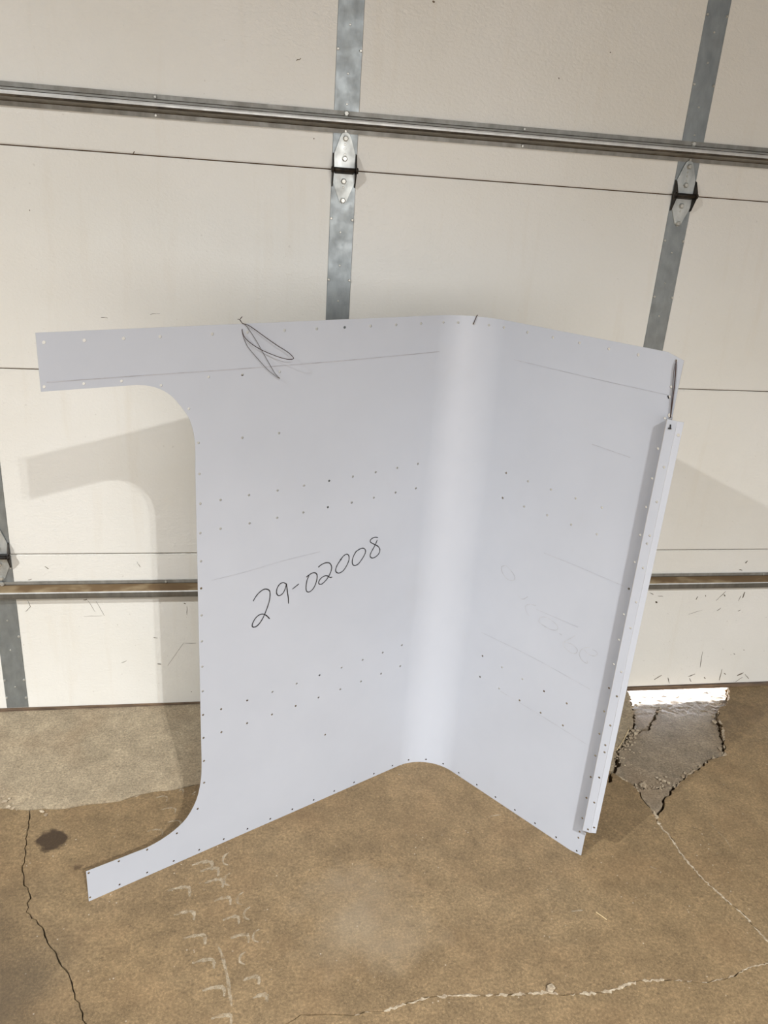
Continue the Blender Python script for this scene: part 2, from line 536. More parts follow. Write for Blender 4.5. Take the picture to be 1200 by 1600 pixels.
# horizontal struts: hat section, flanges screwed flat to the door
def strut(zc, fl, co, cr, dep, dusty):
    t = 0.0018
    y0 = -0.0026
    front = [(fl, y0 - t), (co + .002, y0 - t), (co, y0 - t - .002), (cr + .002, y0 - dep + .002), (cr, y0 - dep), (cr - .004, y0 - dep - .0012),
             (-cr + .004, y0 - dep - .0012), (-cr, y0 - dep), (-cr - .002, y0 - dep + .002), (-co, y0 - t - .002), (-co - .002, y0 - t), (-fl, y0 - t)]
    back = [(z * .985 if abs(z) > cr + .003 else z * .85, min(y0, y + t)) for z, y in front]
    poly = front + back[::-1]
    b = bmesh.new()
    n = len(poly)
    A = [b.verts.new((DX0, y, zc + z)) for z, y in poly]
    B = [b.verts.new((DX1, y, zc + z)) for z, y in poly]
    for i in range(n):
        f = b.faces.new((A[i], A[(i + 1) % n], B[(i + 1) % n], B[i]))
        if dusty: f.material_index = {1: 3, 2: 1, 3: 1, 4: 2, 5: 4, 6: 4, 9: 3}.get(i, 0)
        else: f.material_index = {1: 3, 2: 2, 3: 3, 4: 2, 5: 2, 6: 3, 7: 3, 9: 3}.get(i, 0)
    nf = len(front)
    for i in range(nf - 1):
        b.faces.new((A[i], A[i + 1], A[n - 2 - i], A[n - 1 - i])); b.faces.new((B[i], B[n - 1 - i], B[n - 2 - i], B[i + 1]))
    o = bm_obj('strut', b, M['strut'], door)
    o.data.materials.append(M['dust'])
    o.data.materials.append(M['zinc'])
    o.data.materials.append(M['groove'])
    o.data.materials.append(M['dull'])
    return o
s_hi = tag(strut(1.9495, .029, .0155, .0065, .036, False), 'upper galvanised strut crossing the door')
s_lo = tag(strut(0.4760, .033, .0205, .0110, .038, True), 'lower galvanised strut with brown dust on its ledge')
for x in (-1.30, -0.236, 0.285, 0.81, 1.348, 1.9, 2.41):
    for z in (.0225, -.0225):
        shared('bolt', BOLT if x in (0.285, 1.348) and z > 0 else SCREW, s_hi, (x, -.0042, 1.9495 + z))
for x in (-1.30, -0.775, -0.256, 0.285, 0.81, 1.348, 1.98, 2.41):
    shared('bolt' if x == -0.775 else 'screw', BOLT if x == -0.775 else SCREW, s_lo, (x, -.0042, 0.476 + .0265))

# hinges over the stiles at the seams
def hinge(xc, zc, first=None):
    def leaf(pts, y0, y1, name, par=None):
        return bm_obj(name, prism_bm(pts, lambda a, b, t: (a, t, b), y0, y1), M['hinge'], par)
    if first is None:
        up = [(-.031, .006), (.031, .006), (.031, .042), (.016, .084), (.0105, .096), (0.0, .101), (-.0105, .096), (-.016, .084), (-.031, .042)]
        dn = [(-.033, -.010), (.033, -.010), (.033, -.028), (.0105, -.082), (0, -.091), (-.0105, -.082), (-.033, -.028)]
        b = prism_bm(up, lambda a, c, t: (a, t, c), -.0075, -.0045)
        d = prism_bm(dn, lambda a, c, t: (a, t, c), -.0055, -.0025)
        tmp = bpy.data.meshes.new('t'); d.to_mesh(tmp); d.free(); b.from_mesh(tmp)
        # curl of the leaf round the pin
        bmesh.ops.bevel(b, geom=b.edges[:], offset=.0006, segments=1, affect='EDGES')
        h = bm_obj('hinge', b, M['hinge'], door)
        for s in (-1, 1):
            ep = [(-.003, .044), (-.012, .040), (-.030, .010), (-.033, -.001), (-.028, -.010), (-.010, -.042), (-.003, -.046)]
            bm_obj('hinge_ear', prism_bm(ep, lambda a, c, t: (t, a, c), s * .0315, s * .0345), M['ear'], h)
            e2 = [(-.003, .030), (-.020, .014), (-.030, .000), (-.016, -.014), (-.003, -.030)]
        bmp = bmesh.new()
        bmesh.ops.create_cone(bmp, cap_ends=True, segments=14, radius1=.0062, radius2=.0062, depth=.074, matrix=Matrix.Translation((0, -.0225, 0)) @ Matrix.Rotation(math.pi / 2, 4, 'Y'))
        for s in (-1, 1):
            bmesh.ops.create_cone(bmp, cap_ends=True, segments=14, radius1=.0095, radius2=.0075, depth=.004, matrix=Matrix.Translation((s * .0365, -.0225, 0)) @ Matrix.Rotation(s * math.pi / 2, 4, 'Y'))
        bm_obj('hinge_pin', bmp, M['ear'], h, True)
        curl = [(-.0075, .0068), (-.022, .0064), (-.027, .0046), (-.0288, 0), (-.027, -.0046), (-.022, -.0064), (-.0055, -.0105), (-.0055, -.0085), (-.0215, -.0050), (-.0258, -.0034), (-.0270, 0), (-.0258, .0034), (-.0215, .0050), (-.0075, .0052)]
        kb = bmesh.new()
        A = [kb.verts.new((-.027, y, z)) for y, z in curl]; B = [kb.verts.new((.027, y, z)) for y, z in curl]
        for i in range(len(curl)):
            kb.faces.new((A[i], A[(i + 1) % 14], B[(i + 1) % 14], B[i]))
        bm_obj('knuckle', kb, M['ear'], h)
        for z in (.083, .030): shared('bolt', BOLT, h, (0, -.0075, z))
        for z in (-.030, -.082): shared('bolt', BOLT, h, (0, -.0055, z))
        for z in (.067, .056, .041): shared('rivet', POP, h, (rnd.uniform(-.001, .001), -.0068, z))
        shared('rivet', POP, h, (0, -.005, -.046))
    else:
        h = first.copy(); COL.objects.link(h); h.parent = door
        for ch in first.children:
            c = ch.copy(); COL.objects.link(c); c.parent = h
    h.location = (xc, 0, zc)
    return h
h0 = hinge(0.250 + STW / 2, 1.825)
for xi in stile_x:
    for k in (1, 2, 3, 4):
        if not (xi == 0.2500 and k == 3):
            hinge(xi + STW / 2, SEAMS[k], h0)

# black scuffs on the lower part of the door (pixel pairs read off the photograph, laid on the door face)
sv, sf = [], []
def ribbon(pts, w0, fn, nrm, vs, fs, taper=True, jit=0.0):
    P = pts
    n = len(P)
    b = len(vs)
    for i, p in enumerate(P):
        t = P[min(i + 1, n - 1)] - P[max(i - 1, 0)]
        t = t / (np.linalg.norm(t) + 1e-9)
        s = np.cross(nrm, t)
        k = (0.35 + 0.65 * math.sin(math.pi * (i + .5) / n)) if taper else 1.0
        w = w0 * k * (1 + rnd.uniform(-jit, jit))
        vs.append(p + s * w); vs.append(p - s * w)
    for i in range(n - 1):
        fs.append((b + 2 * i, b + 2 * i + 1, b + 2 * i + 3, b + 2 * i + 2))
def scuff(pp, w=1.0):
    pts = [on_door(p, -0.0006) for p in pp]
    out = []
    for a, b in zip(pts[:-1], pts[1:]):
        for k in range(3): out.append(a + (b - a) * k / 3 + np.array([rnd.uniform(-.0012, .0012), 0, rnd.uniform(-.0012, .0012)]))
    out.append(pts[-1])
    ribbon(out, .00095 * w, None, np.array([0, -1, 0]), sv, sf, True, .5)
for pp, w in [([(1098, 1018), (1094, 1043)], 1.2), ([(1128, 1046), (1124, 1063)], 1.5), ([(1022, 1062), (1034, 1055)], 2), ([(1044, 1059), (1046, 1068)], 1.4),
              ([(1075, 1057), (1086, 1053)], 1.5), ([(1077, 1060), (1080, 1065)], 1.2), ([(1152, 1056), (1162, 1051)], 2.5), ([(1160, 1058), (1148, 1066)], 1.5),
              ([(1164, 1053), (1170, 1061)], 1.2), ([(1160, 934), (1164, 925)], 3), ([(1154, 939), (1158, 931)], 1.5), ([(1119, 938), (1134, 924)], 1.1), ([(1088, 937), (1090, 932)], 1.8),
              ([(1120, 955), (1126, 950)], 1.2), ([(1153, 955), (1157, 953)], 1.5), ([(1102, 930), (1103, 932)], 2.2), ([(1131, 929), (1133, 932)], 1.8), ([(1076, 960), (1085, 957), (1098, 953)], .6),
              ([(1024, 940), (1027, 942)], 3.0), ([(1015, 926), (1021, 929)], 1.2), ([(1028, 931), (1036, 932)], .7), ([(1147, 1021), (1148, 1023)], 1.8), ([(1162, 1015), (1163, 1016)], 1.8),
              ([(1100, 1058), (1102, 1061)], 1.6), ([(1131, 1052), (1134, 1054)], 2), ([(1165, 880), (1168, 876)], 2), ([(1155, 890), (1160, 891)], 1.5), ([(993, 1000), (996, 990)], 1.4),
              ([(131, 938), (136, 936)], 1.3), ([(137, 938), (149, 957)], .7), ([(150, 939), (163, 962)], .6), ([(131, 963), (160, 962)], .5), ([(43, 938), (48, 948), (40, 956)], .8), ([(240, 996), (246, 997)], 1.1),
              ([(246, 1037), (252, 1038)], 1.5), ([(287, 1005), (262, 1040)], .6), ([(287, 1005), (306, 1005)], .7), ([(292, 947), (292, 961)], .8), ([(287, 942), (290, 944)], 1.5), ([(190, 1036), (198, 1032)], .8),
              ([(70, 885), (76, 889)], .9), ([(214, 878), (219, 886)], .8), ([(44, 906), (50, 905)], .8), ([(298, 1081), (300, 1081)], 1.5), ([(157, 496), (168, 497)], .8), ([(235, 491), (250, 490)], .5),
              ([(208, 240), (211, 237)], 1.2), ([(490, 216), (491, 217)], 1.5), ([(953, 81), (955, 82)], 1.3), ([(872, 122), (874, 123)], 1.3), ([(463, 95), (470, 91)], 1.0), ([(46, 328), (47, 329)], 1.5), ([(676, 2), (679, 4)], 2)]:
    scuff(pp, w)
tag(mesh_obj('scuff_mark', sv, sf, M['scuff'], door), 'small black scuffs and scratches on the cream door', kind='stuff')

# ------------------------------------------------------------------ concrete slabs with cracks
def jag(pts, step=0.02, amp=0.006):
    out = [pts[0]]
    for a, b in zip(pts[:-1], pts[1:]):
        L = np.linalg.norm(b - a)
        k = max(1, int(L / step))
        d = (b - a) / L
        nn = np.array([-d[1], d[0]])
        for i in range(1, k + 1):
            p = a + (b - a) * i / k
            if i < k: p = p + nn * rnd.uniform(-amp, amp)
            out.append(p)
    return out
def fp(*pix):
    return [on_floor(p)[:2] for p in pix]
def band(pts, w, jit=0.6, end=(1, 1)):
    n = len(pts)
    L, Rr = [], []
    for i, p in enumerate(pts):
        t = pts[min(i + 1, n - 1)] - pts[max(i - 1, 0)]
        t = t / (np.linalg.norm(t) + 1e-9)
        nn = np.array([-t[1], t[0]])
        a = w * (1 + rnd.uniform(-jit, jit)); b = w * (1 + rnd.uniform(-jit, jit))
        if i == 0: a *= end[0]; b *= end[0]
        if i == n - 1: a *= end[1]; b *= end[1]
        L.append(p + nn * a); Rr.append(p - nn * b)
    return L + Rr[::-1]
V2 = lambda x, y: np.array([x, y], float)
c_left = fp((47, 1264), (44, 1285), (42, 1315), (40, 1335), (35, 1360), (37, 1378), (47, 1397), (41, 1425), (57, 1437), (70, 1462), (87, 1487), (90, 1497), (107, 1520), (114, 1545), (125, 1575), (135, 1600)) + [V2(-.28, -1.45), V2(-.2, -2.1), V2(-.05, GY0 - .05)]
c_joint = [V2(GX0 - .05, -.60), V2(-1.3, -.56)] + fp((0, 1263), (45, 1266), (110, 1262), (160, 1255), (187, 1252), (235, 1238), (285, 1231), (306, 1226)) + [V2(.22, -.43), V2(.45, -.345), V2(.66, -.31), V2(.9, -.36)] + fp((945, 1201), (955, 1205), (973, 1217), (992, 1227))
c_right = [V2(2.02, GY1 + .06)] + fp((1142, 1060), (1139, 1077), (1136, 1094), (1123, 1104), (1121, 1116), (1128, 1133), (1130, 1162), (1132, 1179), (1109, 1186), (1095, 1197), (1075, 1210), (1057, 1228), (1041, 1244), (1033, 1267), (1026, 1276))
c_tri = fp((992, 1226), (1006, 1250), (1018, 1264), (1026, 1276))
c_tri2 = fp((990, 1226), (1003, 1232), (1025, 1231), (1040, 1228), (1057, 1228))
c_diag = fp((1024, 1272), (1030, 1289), (1044, 1303), (1055, 1320), (1070, 1342), (1100, 1375), (1130, 1402), (1165, 1432), (1200, 1472)) + [V2(1.42, -1.32), V2(1.62, -1.44)]
c_bot = [V2(-.05, GY0 - .05), V2(.02, -1.9)] + fp((420, 1635), (447, 1600), (470, 1585), (510, 1585), (550, 1587), (570, 1581), (600, 1580), (630, 1570), (675, 1557), (735, 1555), (790, 1555), (860, 1550), (880, 1555), (950, 1550), (1000, 1532), (1050, 1531), (1105, 1535), (1140, 1527), (1175, 1510), (1200, 1505)) + [V2(1.45, -1.25), V2(1.62, -1.44), V2(GX1 + .05, -1.5)]
c_chl = [V2(1.5, GY1 + .06)] + fp((984, 1070), (986, 1088), (992, 1108), (990, 1128), (983, 1138), (979, 1153), (964, 1173), (966, 1193), (958, 1206), (950, 1222))
c_ch2 = fp((1033, 1092), (1031, 1100), (1021, 1118), (1014, 1132), (1000, 1137), (984, 1138))
bands = [band(jag(c_left, .012, .004), .0016, .5),
         band(jag(c_joint, .03, .004), .0014, .5),
         band(jag(c_right, .012, .006), .0036, .7),
         band(jag(c_tri, .012, .004), .003, .6),
         band(jag(c_tri2, .012, .006), .0035, .7),
         band(jag(c_diag, .012, .004), .0016, .7),
         band(jag(c_bot, .015, .003), .0015, .6),
         band(jag(c_chl, .010, .005), .0060, .8),
         band(jag(c_ch2, .010, .004), .0045, .6, (.3, 1))]
hole = [on_floor(p)[:2] for p in ((960, 1177), (967, 1180), (970, 1196), (963, 1196), (959, 1188))]
bands.append(hole)
pts = [(x + rnd.uniform(-.008, .008), y + rnd.uniform(-.008, .008)) for x in np.arange(GX0 + .07, GX1 - .03, .07) for y in np.arange(GY0 + .07, GY1 - .03, .07)]
pts += [(x + rnd.uniform(-.004, .004), y + rnd.uniform(-.004, .004)) for x in np.arange(1.5, 2.0, .016) for y in np.arange(-.16, .08, .014)]
V, T = cdt([(GX0, GY0), (GX1, GY0), (GX1, GY1), (GX0, GY1)], bands, (), pts)
cen = V[T].mean(1)
keep = (cen[:, 0] > GX0) & (cen[:, 0] < GX1) & (cen[:, 1] > GY0) & (cen[:, 1] < GY1)
for b in bands: keep &= ~in_poly(cen, b)
T = T[keep]
e2t = {}
for ti, t in enumerate(T):
    for k in range(3):
        e2t.setdefault(tuple(sorted((int(t[k]), int(t[(k + 1) % 3])))), []).append(ti)
par = list(range(len(T)))
def find(a):
    while par[a] != a:
        par[a] = par[par[a]]; a = par[a]
    return a
for ts in e2t.values():
    if len(ts) == 2: par[find(ts[0])] = find(ts[1])
comp = {}
for ti in range(len(T)): comp.setdefault(find(ti), []).append(ti)
chunk_pts = {'main': on_floor((1075, 1160))[:2], 'lf': on_floor((975, 1110))[:2], 'tri': on_floor((1025, 1250))[:2], 'wedge': on_floor((1005, 1115))[:2]}
def z_slope(x, y):
    return -0.014 * sm((x - .6) / .8) * sm((y + .45) / .45)
for ids in comp.values():
    tri = T[ids]
    area = sum(abs(np.cross(V[t[1]] - V[t[0]], V[t[2]] - V[t[0]])) / 2 for t in tri)
    if area < 2e-5: continue
    P3 = V[tri]
    def has(p):
        a, b, c = P3[:, 0], P3[:, 1], P3[:, 2]
        f = lambda u, v: (v[:, 0] - u[:, 0]) * (p[1] - u[:, 1]) - (v[:, 1] - u[:, 1]) * (p[0] - u[:, 0])
        s1, s2, s3 = f(a, b), f(b, c), f(c, a)
        return bool((((s1 >= 0) & (s2 >= 0) & (s3 >= 0)) | ((s1 <= 0) & (s2 <= 0) & (s3 <= 0))).any())
    cxy = P3.reshape(-1, 2).mean(0)
    mat, drop = M['floor'], (lambda x, y: 0.0)
    if has(chunk_pts['main']):
        mat = M['broken']; drop = lambda x, y: -0.004 - 0.022 * sm((y + .50) / .45) + (rnd.uniform(-.0024, .0006) * sm((y + .17) / .05) if y > -.17 else 0.0)
    elif has(chunk_pts['wedge']):
        mat = M['broken']; drop = lambda x, y: -0.006 - 0.018 * sm((y + .45) / .4)
    elif has(chunk_pts['tri']):
        mat = M['broken']; drop = lambda x, y: -0.003
    elif has((-.6, -.2)) or has(chunk_pts['lf']):
        mat = M['apron']
    elif area < .03:
        mat = M['broken']; drop = lambda x, y: -0.008
    used = sorted({int(i) for t in tri for i in t})
    idx = {v: i for i, v in enumerate(used)}
    top = [(V[v][0], V[v][1], z_slope(*V[v]) + drop(*V[v])) for v in used]
    verts = list(top); faces = []
    for t in tri:
        a, b, c = (idx[int(i)] for i in t)
        if np.cross(V[t[1]] - V[t[0]], V[t[2]] - V[t[0]]) < 0: b, c = c, b
        faces.append((a, b, c))
    ec = {}
    for f in faces:
        for k in range(3): ec.setdefault(tuple(sorted((f[k], f[(k + 1) % 3]))), []).append((f[k], f[(k + 1) % 3]))
    for (k, v) in ec.items():
        if len(v) == 1:
            i, j = v[0]
            n0 = len(verts)
            verts += [top[i], top[j], (top[j][0], top[j][1], -.05), (top[i][0], top[i][1], -.05)]
            faces.append((n0 + 1, n0, n0 + 3, n0 + 2))
    mesh_obj('concrete_slab', verts, faces, mat, floor)

# pale filler and crumbling edges along some cracks
fv, ff = [], []
def filler(pts, w, h, dens=.006, keep=.8):
    P = jag(pts, dens, .002)
    n = len(P)
    run = []
    def flush(run):
        if len(run) < 3: return
        b = len(fv)
        for i, (p, t, wl, wr, hh) in enumerate(run):
            nn = np.array([-t[1], t[0]])
            k = 0.15 if i in (0, len(run) - 1) else 1
            z0 = z_slope(*p)
            for off, zz in ((wl * k, -.004), (wl * k * .9, .0003), (wl * .3 * k, hh), (-wr * .4 * k, hh * .7), (-wr * .9 * k, .0003), (-wr * k, -.004)):
                q = p + nn * off
                fv.append((q[0], q[1], z0 + zz))
        for i in range(len(run) - 1):
            for k in range(5):
                a = b + i * 6 + k
                ff.append((a, a + 6, a + 7, a + 1))
    for i in range(n):
        t = P[min(i + 1, n - 1)] - P[max(i - 1, 0)]
        t = t / (np.linalg.norm(t) + 1e-9)
        if rnd.random() < keep:
            run.append((P[i], t, w * rnd.uniform(.15, 1.5), w * rnd.uniform(.15, 1.5), h * rnd.uniform(.1, 1.3)))
        else:
            flush(run); run = []
    flush(run)
filler(c_diag[:2], .006, .003, .005, .93)
filler(c_diag[1:9], .0032, .0012, .006, .93)
filler(c_bot[6:14], .0022, .0008, .006, .8)
filler(c_bot[8:18], .0046, .0012, .006, .86)
filler(c_bot[17:23], .0016, .0006, .006, .85)
filler(c_tri, .005, .003, .006, .85)
filler([p + V2(.003, .0) for p in c_right[4:10]], .005, .003, .006, .8)
filler(c_right[9:13], .0045, .0028, .006, .6)
filler(c_joint[-4:], .004, .003, .006, .8)
filler(c_left[2:6], .0016, .0008, .008, .3)
filler(c_joint[2:9], .0018, .0008, .008, .5)
tag(mesh_obj('crack_filler', fv, ff, M['mortar'], floor), 'pale crumbling mortar filling the floor cracks', kind='stuff')

# rubbed hook-shaped pale marks on the floor left of the middle
rv, rf = [], []
up3 = np.array([0, 0, 1.0])
def floor_mark(pix, w):
    P = [Vector(tuple(on_floor(p, .0006))) for p in pix]
    P = [np.array(p) for p in smooth_line(P, 4)]
    ribbon(P, w, None, up3, rv, rf, True, .35)
for (x, y, sc) in [(300, 1352, 1), (262, 1392, 1.1), (313, 1362, .9), (272, 1430, 1), (320, 1380, .9), (286, 1467, 1.1), (335, 1408, .8), (300, 1505, 1.1), (348, 1438, .8), (316, 1548, 1.1), (360, 1466, .9), (380, 1532, .8), (330, 1592, 1), (395, 1560, .7)]:
    floor_mark([(x, y), (x + 12 * sc, y - 4), (x + 26 * sc, y - 6), (x + 31 * sc, y - 3), (x + 31 * sc, y + 8 * sc)], .0052)
for (x, y) in [(352, 1372), (372, 1402), (383, 1425), (397, 1460), (376, 1495), (350, 1340)]:
    floor_mark([(x + 8, y - 8), (x, y - 2), (x - 1, y + 8), (x + 7, y + 12)], .0032)
for (x, y, dx) in [(243, 1247, 18), (252, 1265, 22), (262, 1285, 20), (230, 1299, 24), (280, 1236, 6)]:
    floor_mark([(x, y), (x + dx * .6, y - 3), (x + dx, y - 1), (x + dx - 1, y + 6)], .003)
floor_mark([(338, 1475), (346, 1490), (355, 1525), (360, 1560), (362, 1572)], .004)
floor_mark([(300, 1242), (306, 1236)], .003)
floor_mark([(762, 1276), (775, 1274), (783, 1273)], .002)
floor_mark([(1108, 1285), (1120, 1298), (1134, 1312), (1142, 1325)], .0012)
floor_mark([(893, 1424), (910, 1422)], .002)
floor_mark([(1016, 1354), (1026, 1358)], .002)
tag(mesh_obj('rubbed_mark', rv, rf, M['rub'], floor), 'pale hook-shaped rubbed marks on the tan concrete', kind='stuff')

# loose concrete crumbs in and beside the broken patch
def rock_mesh(seed, r):
    rg = random.Random(seed)
    b = bmesh.new()
    bmesh.ops.create_icosphere(b, subdivisions=1, radius=r)
    for v in b.verts:
        v.co *= rg.uniform(.62, 1.25)
        v.co.z *= .6
    m = bpy.data.meshes.new('concrete_crumb'); b.to_mesh(m); b.free(); m.materials.append(M['mortar'])
    return m
ROCKS = [rock_mesh(i, 1.0) for i in range(6)]
def crumb(p, r, label, i, grp='loose crumbs of broken concrete'):
    q = on_floor(p, -.004)
    o = bpy.data.objects.new('concrete_crumb', ROCKS[i % 6])
    dz = -.006 if q[1] > -.44 and q[0] > 1.2 else 0
    if dz: dz = -.004 - .018 * sm((q[1] + .48) / .45)
    o.location = (q[0], q[1], dz + z_slope(q[0], q[1]) + r * .25)
    o.scale = (r, r * rnd.uniform(.7, 1), r * rnd.uniform(.7, 1.1)); o.rotation_euler = (0, 0, rnd.uniform(0, 6))
    link(o)
    tag(o, label, 'concrete crumb', grp)
L1 = 'small tan concrete crumb beside the crack right of the white panel'
for i, (p, r) in enumerate([((988, 1096), .011), ((996, 1092), .008), ((1002, 1088), .007), ((992, 1104), .007), ((1029, 1104), .008), ((1034, 1099), .006), ((972, 1146), .011), ((965, 1158), .010), ((975, 1163), .009), ((960, 1172), .008), ((985, 1156), .008), ((994, 1142), .008), ((1117, 1122), .012), ((1116, 1112), .007), ((1124, 1170), .009), ((1114, 1182), .007), ((990, 1138), .009), ((997, 1136), .007), ((982, 1142), .010), ((976, 1140), .007), ((986, 1150), .009), ((980, 1160), .010), ((988, 1162), .006), ((971, 1157), .009), ((967, 1166), .007), ((992, 1148), .006), ((977, 1170), .006), ((984, 1170), .005), ((1000, 1176), .006), ((969, 1150), .007),
                            ((1030, 1220), .007), ((1036, 1222), .009), ((1044, 1225), .007), ((1026, 1217), .006), ((1040, 1216), .006), ((1070, 1210), .007), ((1066, 1216), .006), ((1092, 1200), .006)]):
    if p[0] > 1100: lb = ('tan concrete crumb in the crack along the right side of the broken patch', 'crumbs along the right crack')
    elif p[1] > 1195: lb = ('tan concrete crumb at the near tip of the broken patch', 'crumbs at the tip of the broken patch')
    elif p[1] < 1110: lb = ('tan concrete crumb in the bright daylight gap under the door', 'crumbs by the door gap')
    else: lb = ('tan concrete crumb in the rubble beside the white edge flange', 'crumbs beside the edge flange')
    crumb(p, r, lb[0], i, lb[1])
crumb((1003, 1229), .017, 'largest pale concrete lump where the floor cracks meet', 1, None)
crumb((860, 1549), .016, 'pale mortar lump on the long crack at the bottom of the picture', 2, None)
L2 = 'pale concrete crumb on the slab joint at the far left'
for i, (p, r) in enumerate([((8, 1255), .010), ((14, 1262), .008), ((21, 1265), .007), ((66, 1270), .009), ((72, 1276), .007), ((5, 1246), .006), ((15, 1250), .006)]):
    crumb(p, r, L2, i, 'crumbs on the left slab joint')
gv, gf = [], []
def grit(line, n, spread, r0, r1):
    for _ in range(n):
        k = rnd.randrange(len(line) - 1)
        p = line[k] + (line[k + 1] - line[k]) * rnd.random()
        x, y = p[0] + rnd.gauss(0, spread), p[1] + rnd.gauss(0, spread)
        if not (1.15 < x < 1.95 and -.75 < y < -.02): continue
        r = rnd.uniform(r0, r1)
        z = z_slope(x, y) - (.004 + .018 * sm((y + .48) / .45) if y > -.46 else 0.0)
        b = len(gv)
        for a in range(4):
            an = a * 1.57 + rnd.uniform(-.5, .5)
            gv.append((x + r * math.cos(an), y + r * math.sin(an) * .8, z - .001))
        gv.append((x + r * rnd.uniform(-.4, .4), y + r * rnd.uniform(-.4, .4), z + r * rnd.uniform(.5, 1.0)))
        gf.extend([(b, b + 1, b + 4), (b + 1, b + 2, b + 4), (b + 2, b + 3, b + 4), (b + 3, b, b + 4)])
grit(c_chl[4:9], 170, .020, .0015, .0048)
grit(c_tri2, 70, .008, .0014, .0042)
grit(c_right[2:13], 90, .006, .0012, .0036)
tag(mesh_obj('concrete_grit', gv, gf, M['mortar'], floor), 'fine crumbly grit along the broken concrete edges', kind='stuff')
def straw(pix, label, r=.0011):
    o = tube('straw', [on_floor(p, .0016) for p in pix], r, M['straw'])
    tag(o, label, 'straw')
straw([(931, 1425), (940, 1431), (948, 1437)], 'short dry straw lying on open tan floor below the panel')
straw([(983, 1139), (975, 1155), (964, 1172)], 'long dry stem lying over rubble beside the edge flange')

# ------------------------------------------------------------------ bent sheet metal panel
PA = np.array([-0.397, -0.8545])                       # left end on the floor
DL = np.array([0.891587, 0.452849]); DR = np.array([0.595228, -0.803557])
NL = np.array([DL[1], -DL[0]]); NR = np.array([DR[1], -DR[0]])     # facing the camera
CORN = np.array([0.61844, -0.338844])
RB = 0.14
TH = math.acos(float(DL @ DR))
TAN = RB * math.tan(TH / 2)
B0 = CORN - DL * TAN; B1 = CORN + DR * TAN
PA = B0 - DL * float((B0 - PA) @ DL)                    # onto the wing line
S0 = float((B0 - PA) @ DL)                              # bend begins
S1 = S0 + RB * TH                                       # bend ends
CB = B0 + NL * RB
HT = 1.484
SEND = S1 + float((np.array([0.984, -0.831]) - B1) @ DR)
def bend(s):
    if s <= S0: return PA + DL * s, NL
    if s >= S1: return B1 + DR * (s - S1), NR
    a = (s - S0) / RB
    n = NL * math.cos(a) - DL * math.sin(a)
    return CB - n * RB, n
def s_left(p):
    X = on_plane(p, (NL[0], NL[1], 0), float(NL @ PA)); return float((X[:2] - PA) @ DL), float(X[2])
def s_right(p):
    X = on_plane(p, (NR[0], NR[1], 0), float(NR @ B1)); return S1 + float((X[:2] - B1) @ DR), float(X[2])
def s_row(p, z):
    X = on_plane(p, (0, 0, 1), z)[:2]
    best = min(np.arange(-.05, SEND + .05, .002), key=lambda s: float(np.sum((bend(s)[0] - X) ** 2)))
    return float(best), z
print('bend', S0, S1, SEND)

upper_curve = [(213, 601.5), (233, 603), (250, 608), (267, 618), (280, 632), (290, 645), (296, 655), (301.7, 673), (305, 697)]
lower_curve = [(315, 1200), (313.5, 1222), (307, 1250), (292, 1278), (272, 1298), (250, 1313.5), (229, 1325)]
uc = [s_left(p) for p in upper_curve]; lc = [s_left(p) for p in lower_curve]
sx = 0.5 * (s_left((306, 760))[0] + s_left((314, 1150))[0])
uc = smooth_line([Vector(p) for p in uc + [(sx, uc[-1][1] - .06)]], 3)
lc = smooth_line([Vector(p) for p in [(sx, lc[0][1] + .05)] + lc], 3)
zarm = s_left((66, 612))[1]; zlow = s_left((134, 1362))[1]
outline = [(0, 0)] + [(s, 0.0) for s in np.arange(.1, SEND - .04, .1)] + [(SEND - .035, 0.0), (SEND, .006), (SEND, 1.472), (SEND - .041, HT)]
outline += [(s, HT) for s in np.arange(SEND - .14, .05, -.1)] + [(0, HT), (0.0, zarm)]
outline += [(v[0], v[1]) for v in uc] + [(v[0], v[1]) for v in lc] + [(0, zlow)]

ZT, ZB = 1.4645, 0.012
holes = []
for p in [(62, 531), (125, 528), (186, 525), (242.7, 522.7), (325, 519), (378, 516), (438, 513.7), (489, 511.5), (531, 509), (571, 507), (609, 504.7), (645, 502), (680, 500), (707, 498.5), (739, 499.5), (774.5, 503), (805, 509), (841, 517), (880, 525), (920.5, 533.5), (963, 543), (1008, 552.5)]:
    holes.append(s_row(p, ZT) + (.0036,))
for p in [(142.3, 1405), (188.3, 1386), (232.3, 1367.7), (274.7, 1350), (315, 1333), (354, 1317), (391, 1301), (427, 1285.3), (461.7, 1270), (495, 1255), (527, 1240.7), (558, 1226.7), (587.7, 1212), (616, 1199), (638.7, 1188.7), (665.7, 1186), (692.7, 1193.3), (715, 1208.6), (743, 1227.6), (771.6, 1247.4), (801, 1268), (832.6, 1289), (865, 1311), (898, 1333)]:
    holes.append(s_row(p, ZB) + (.0030,))
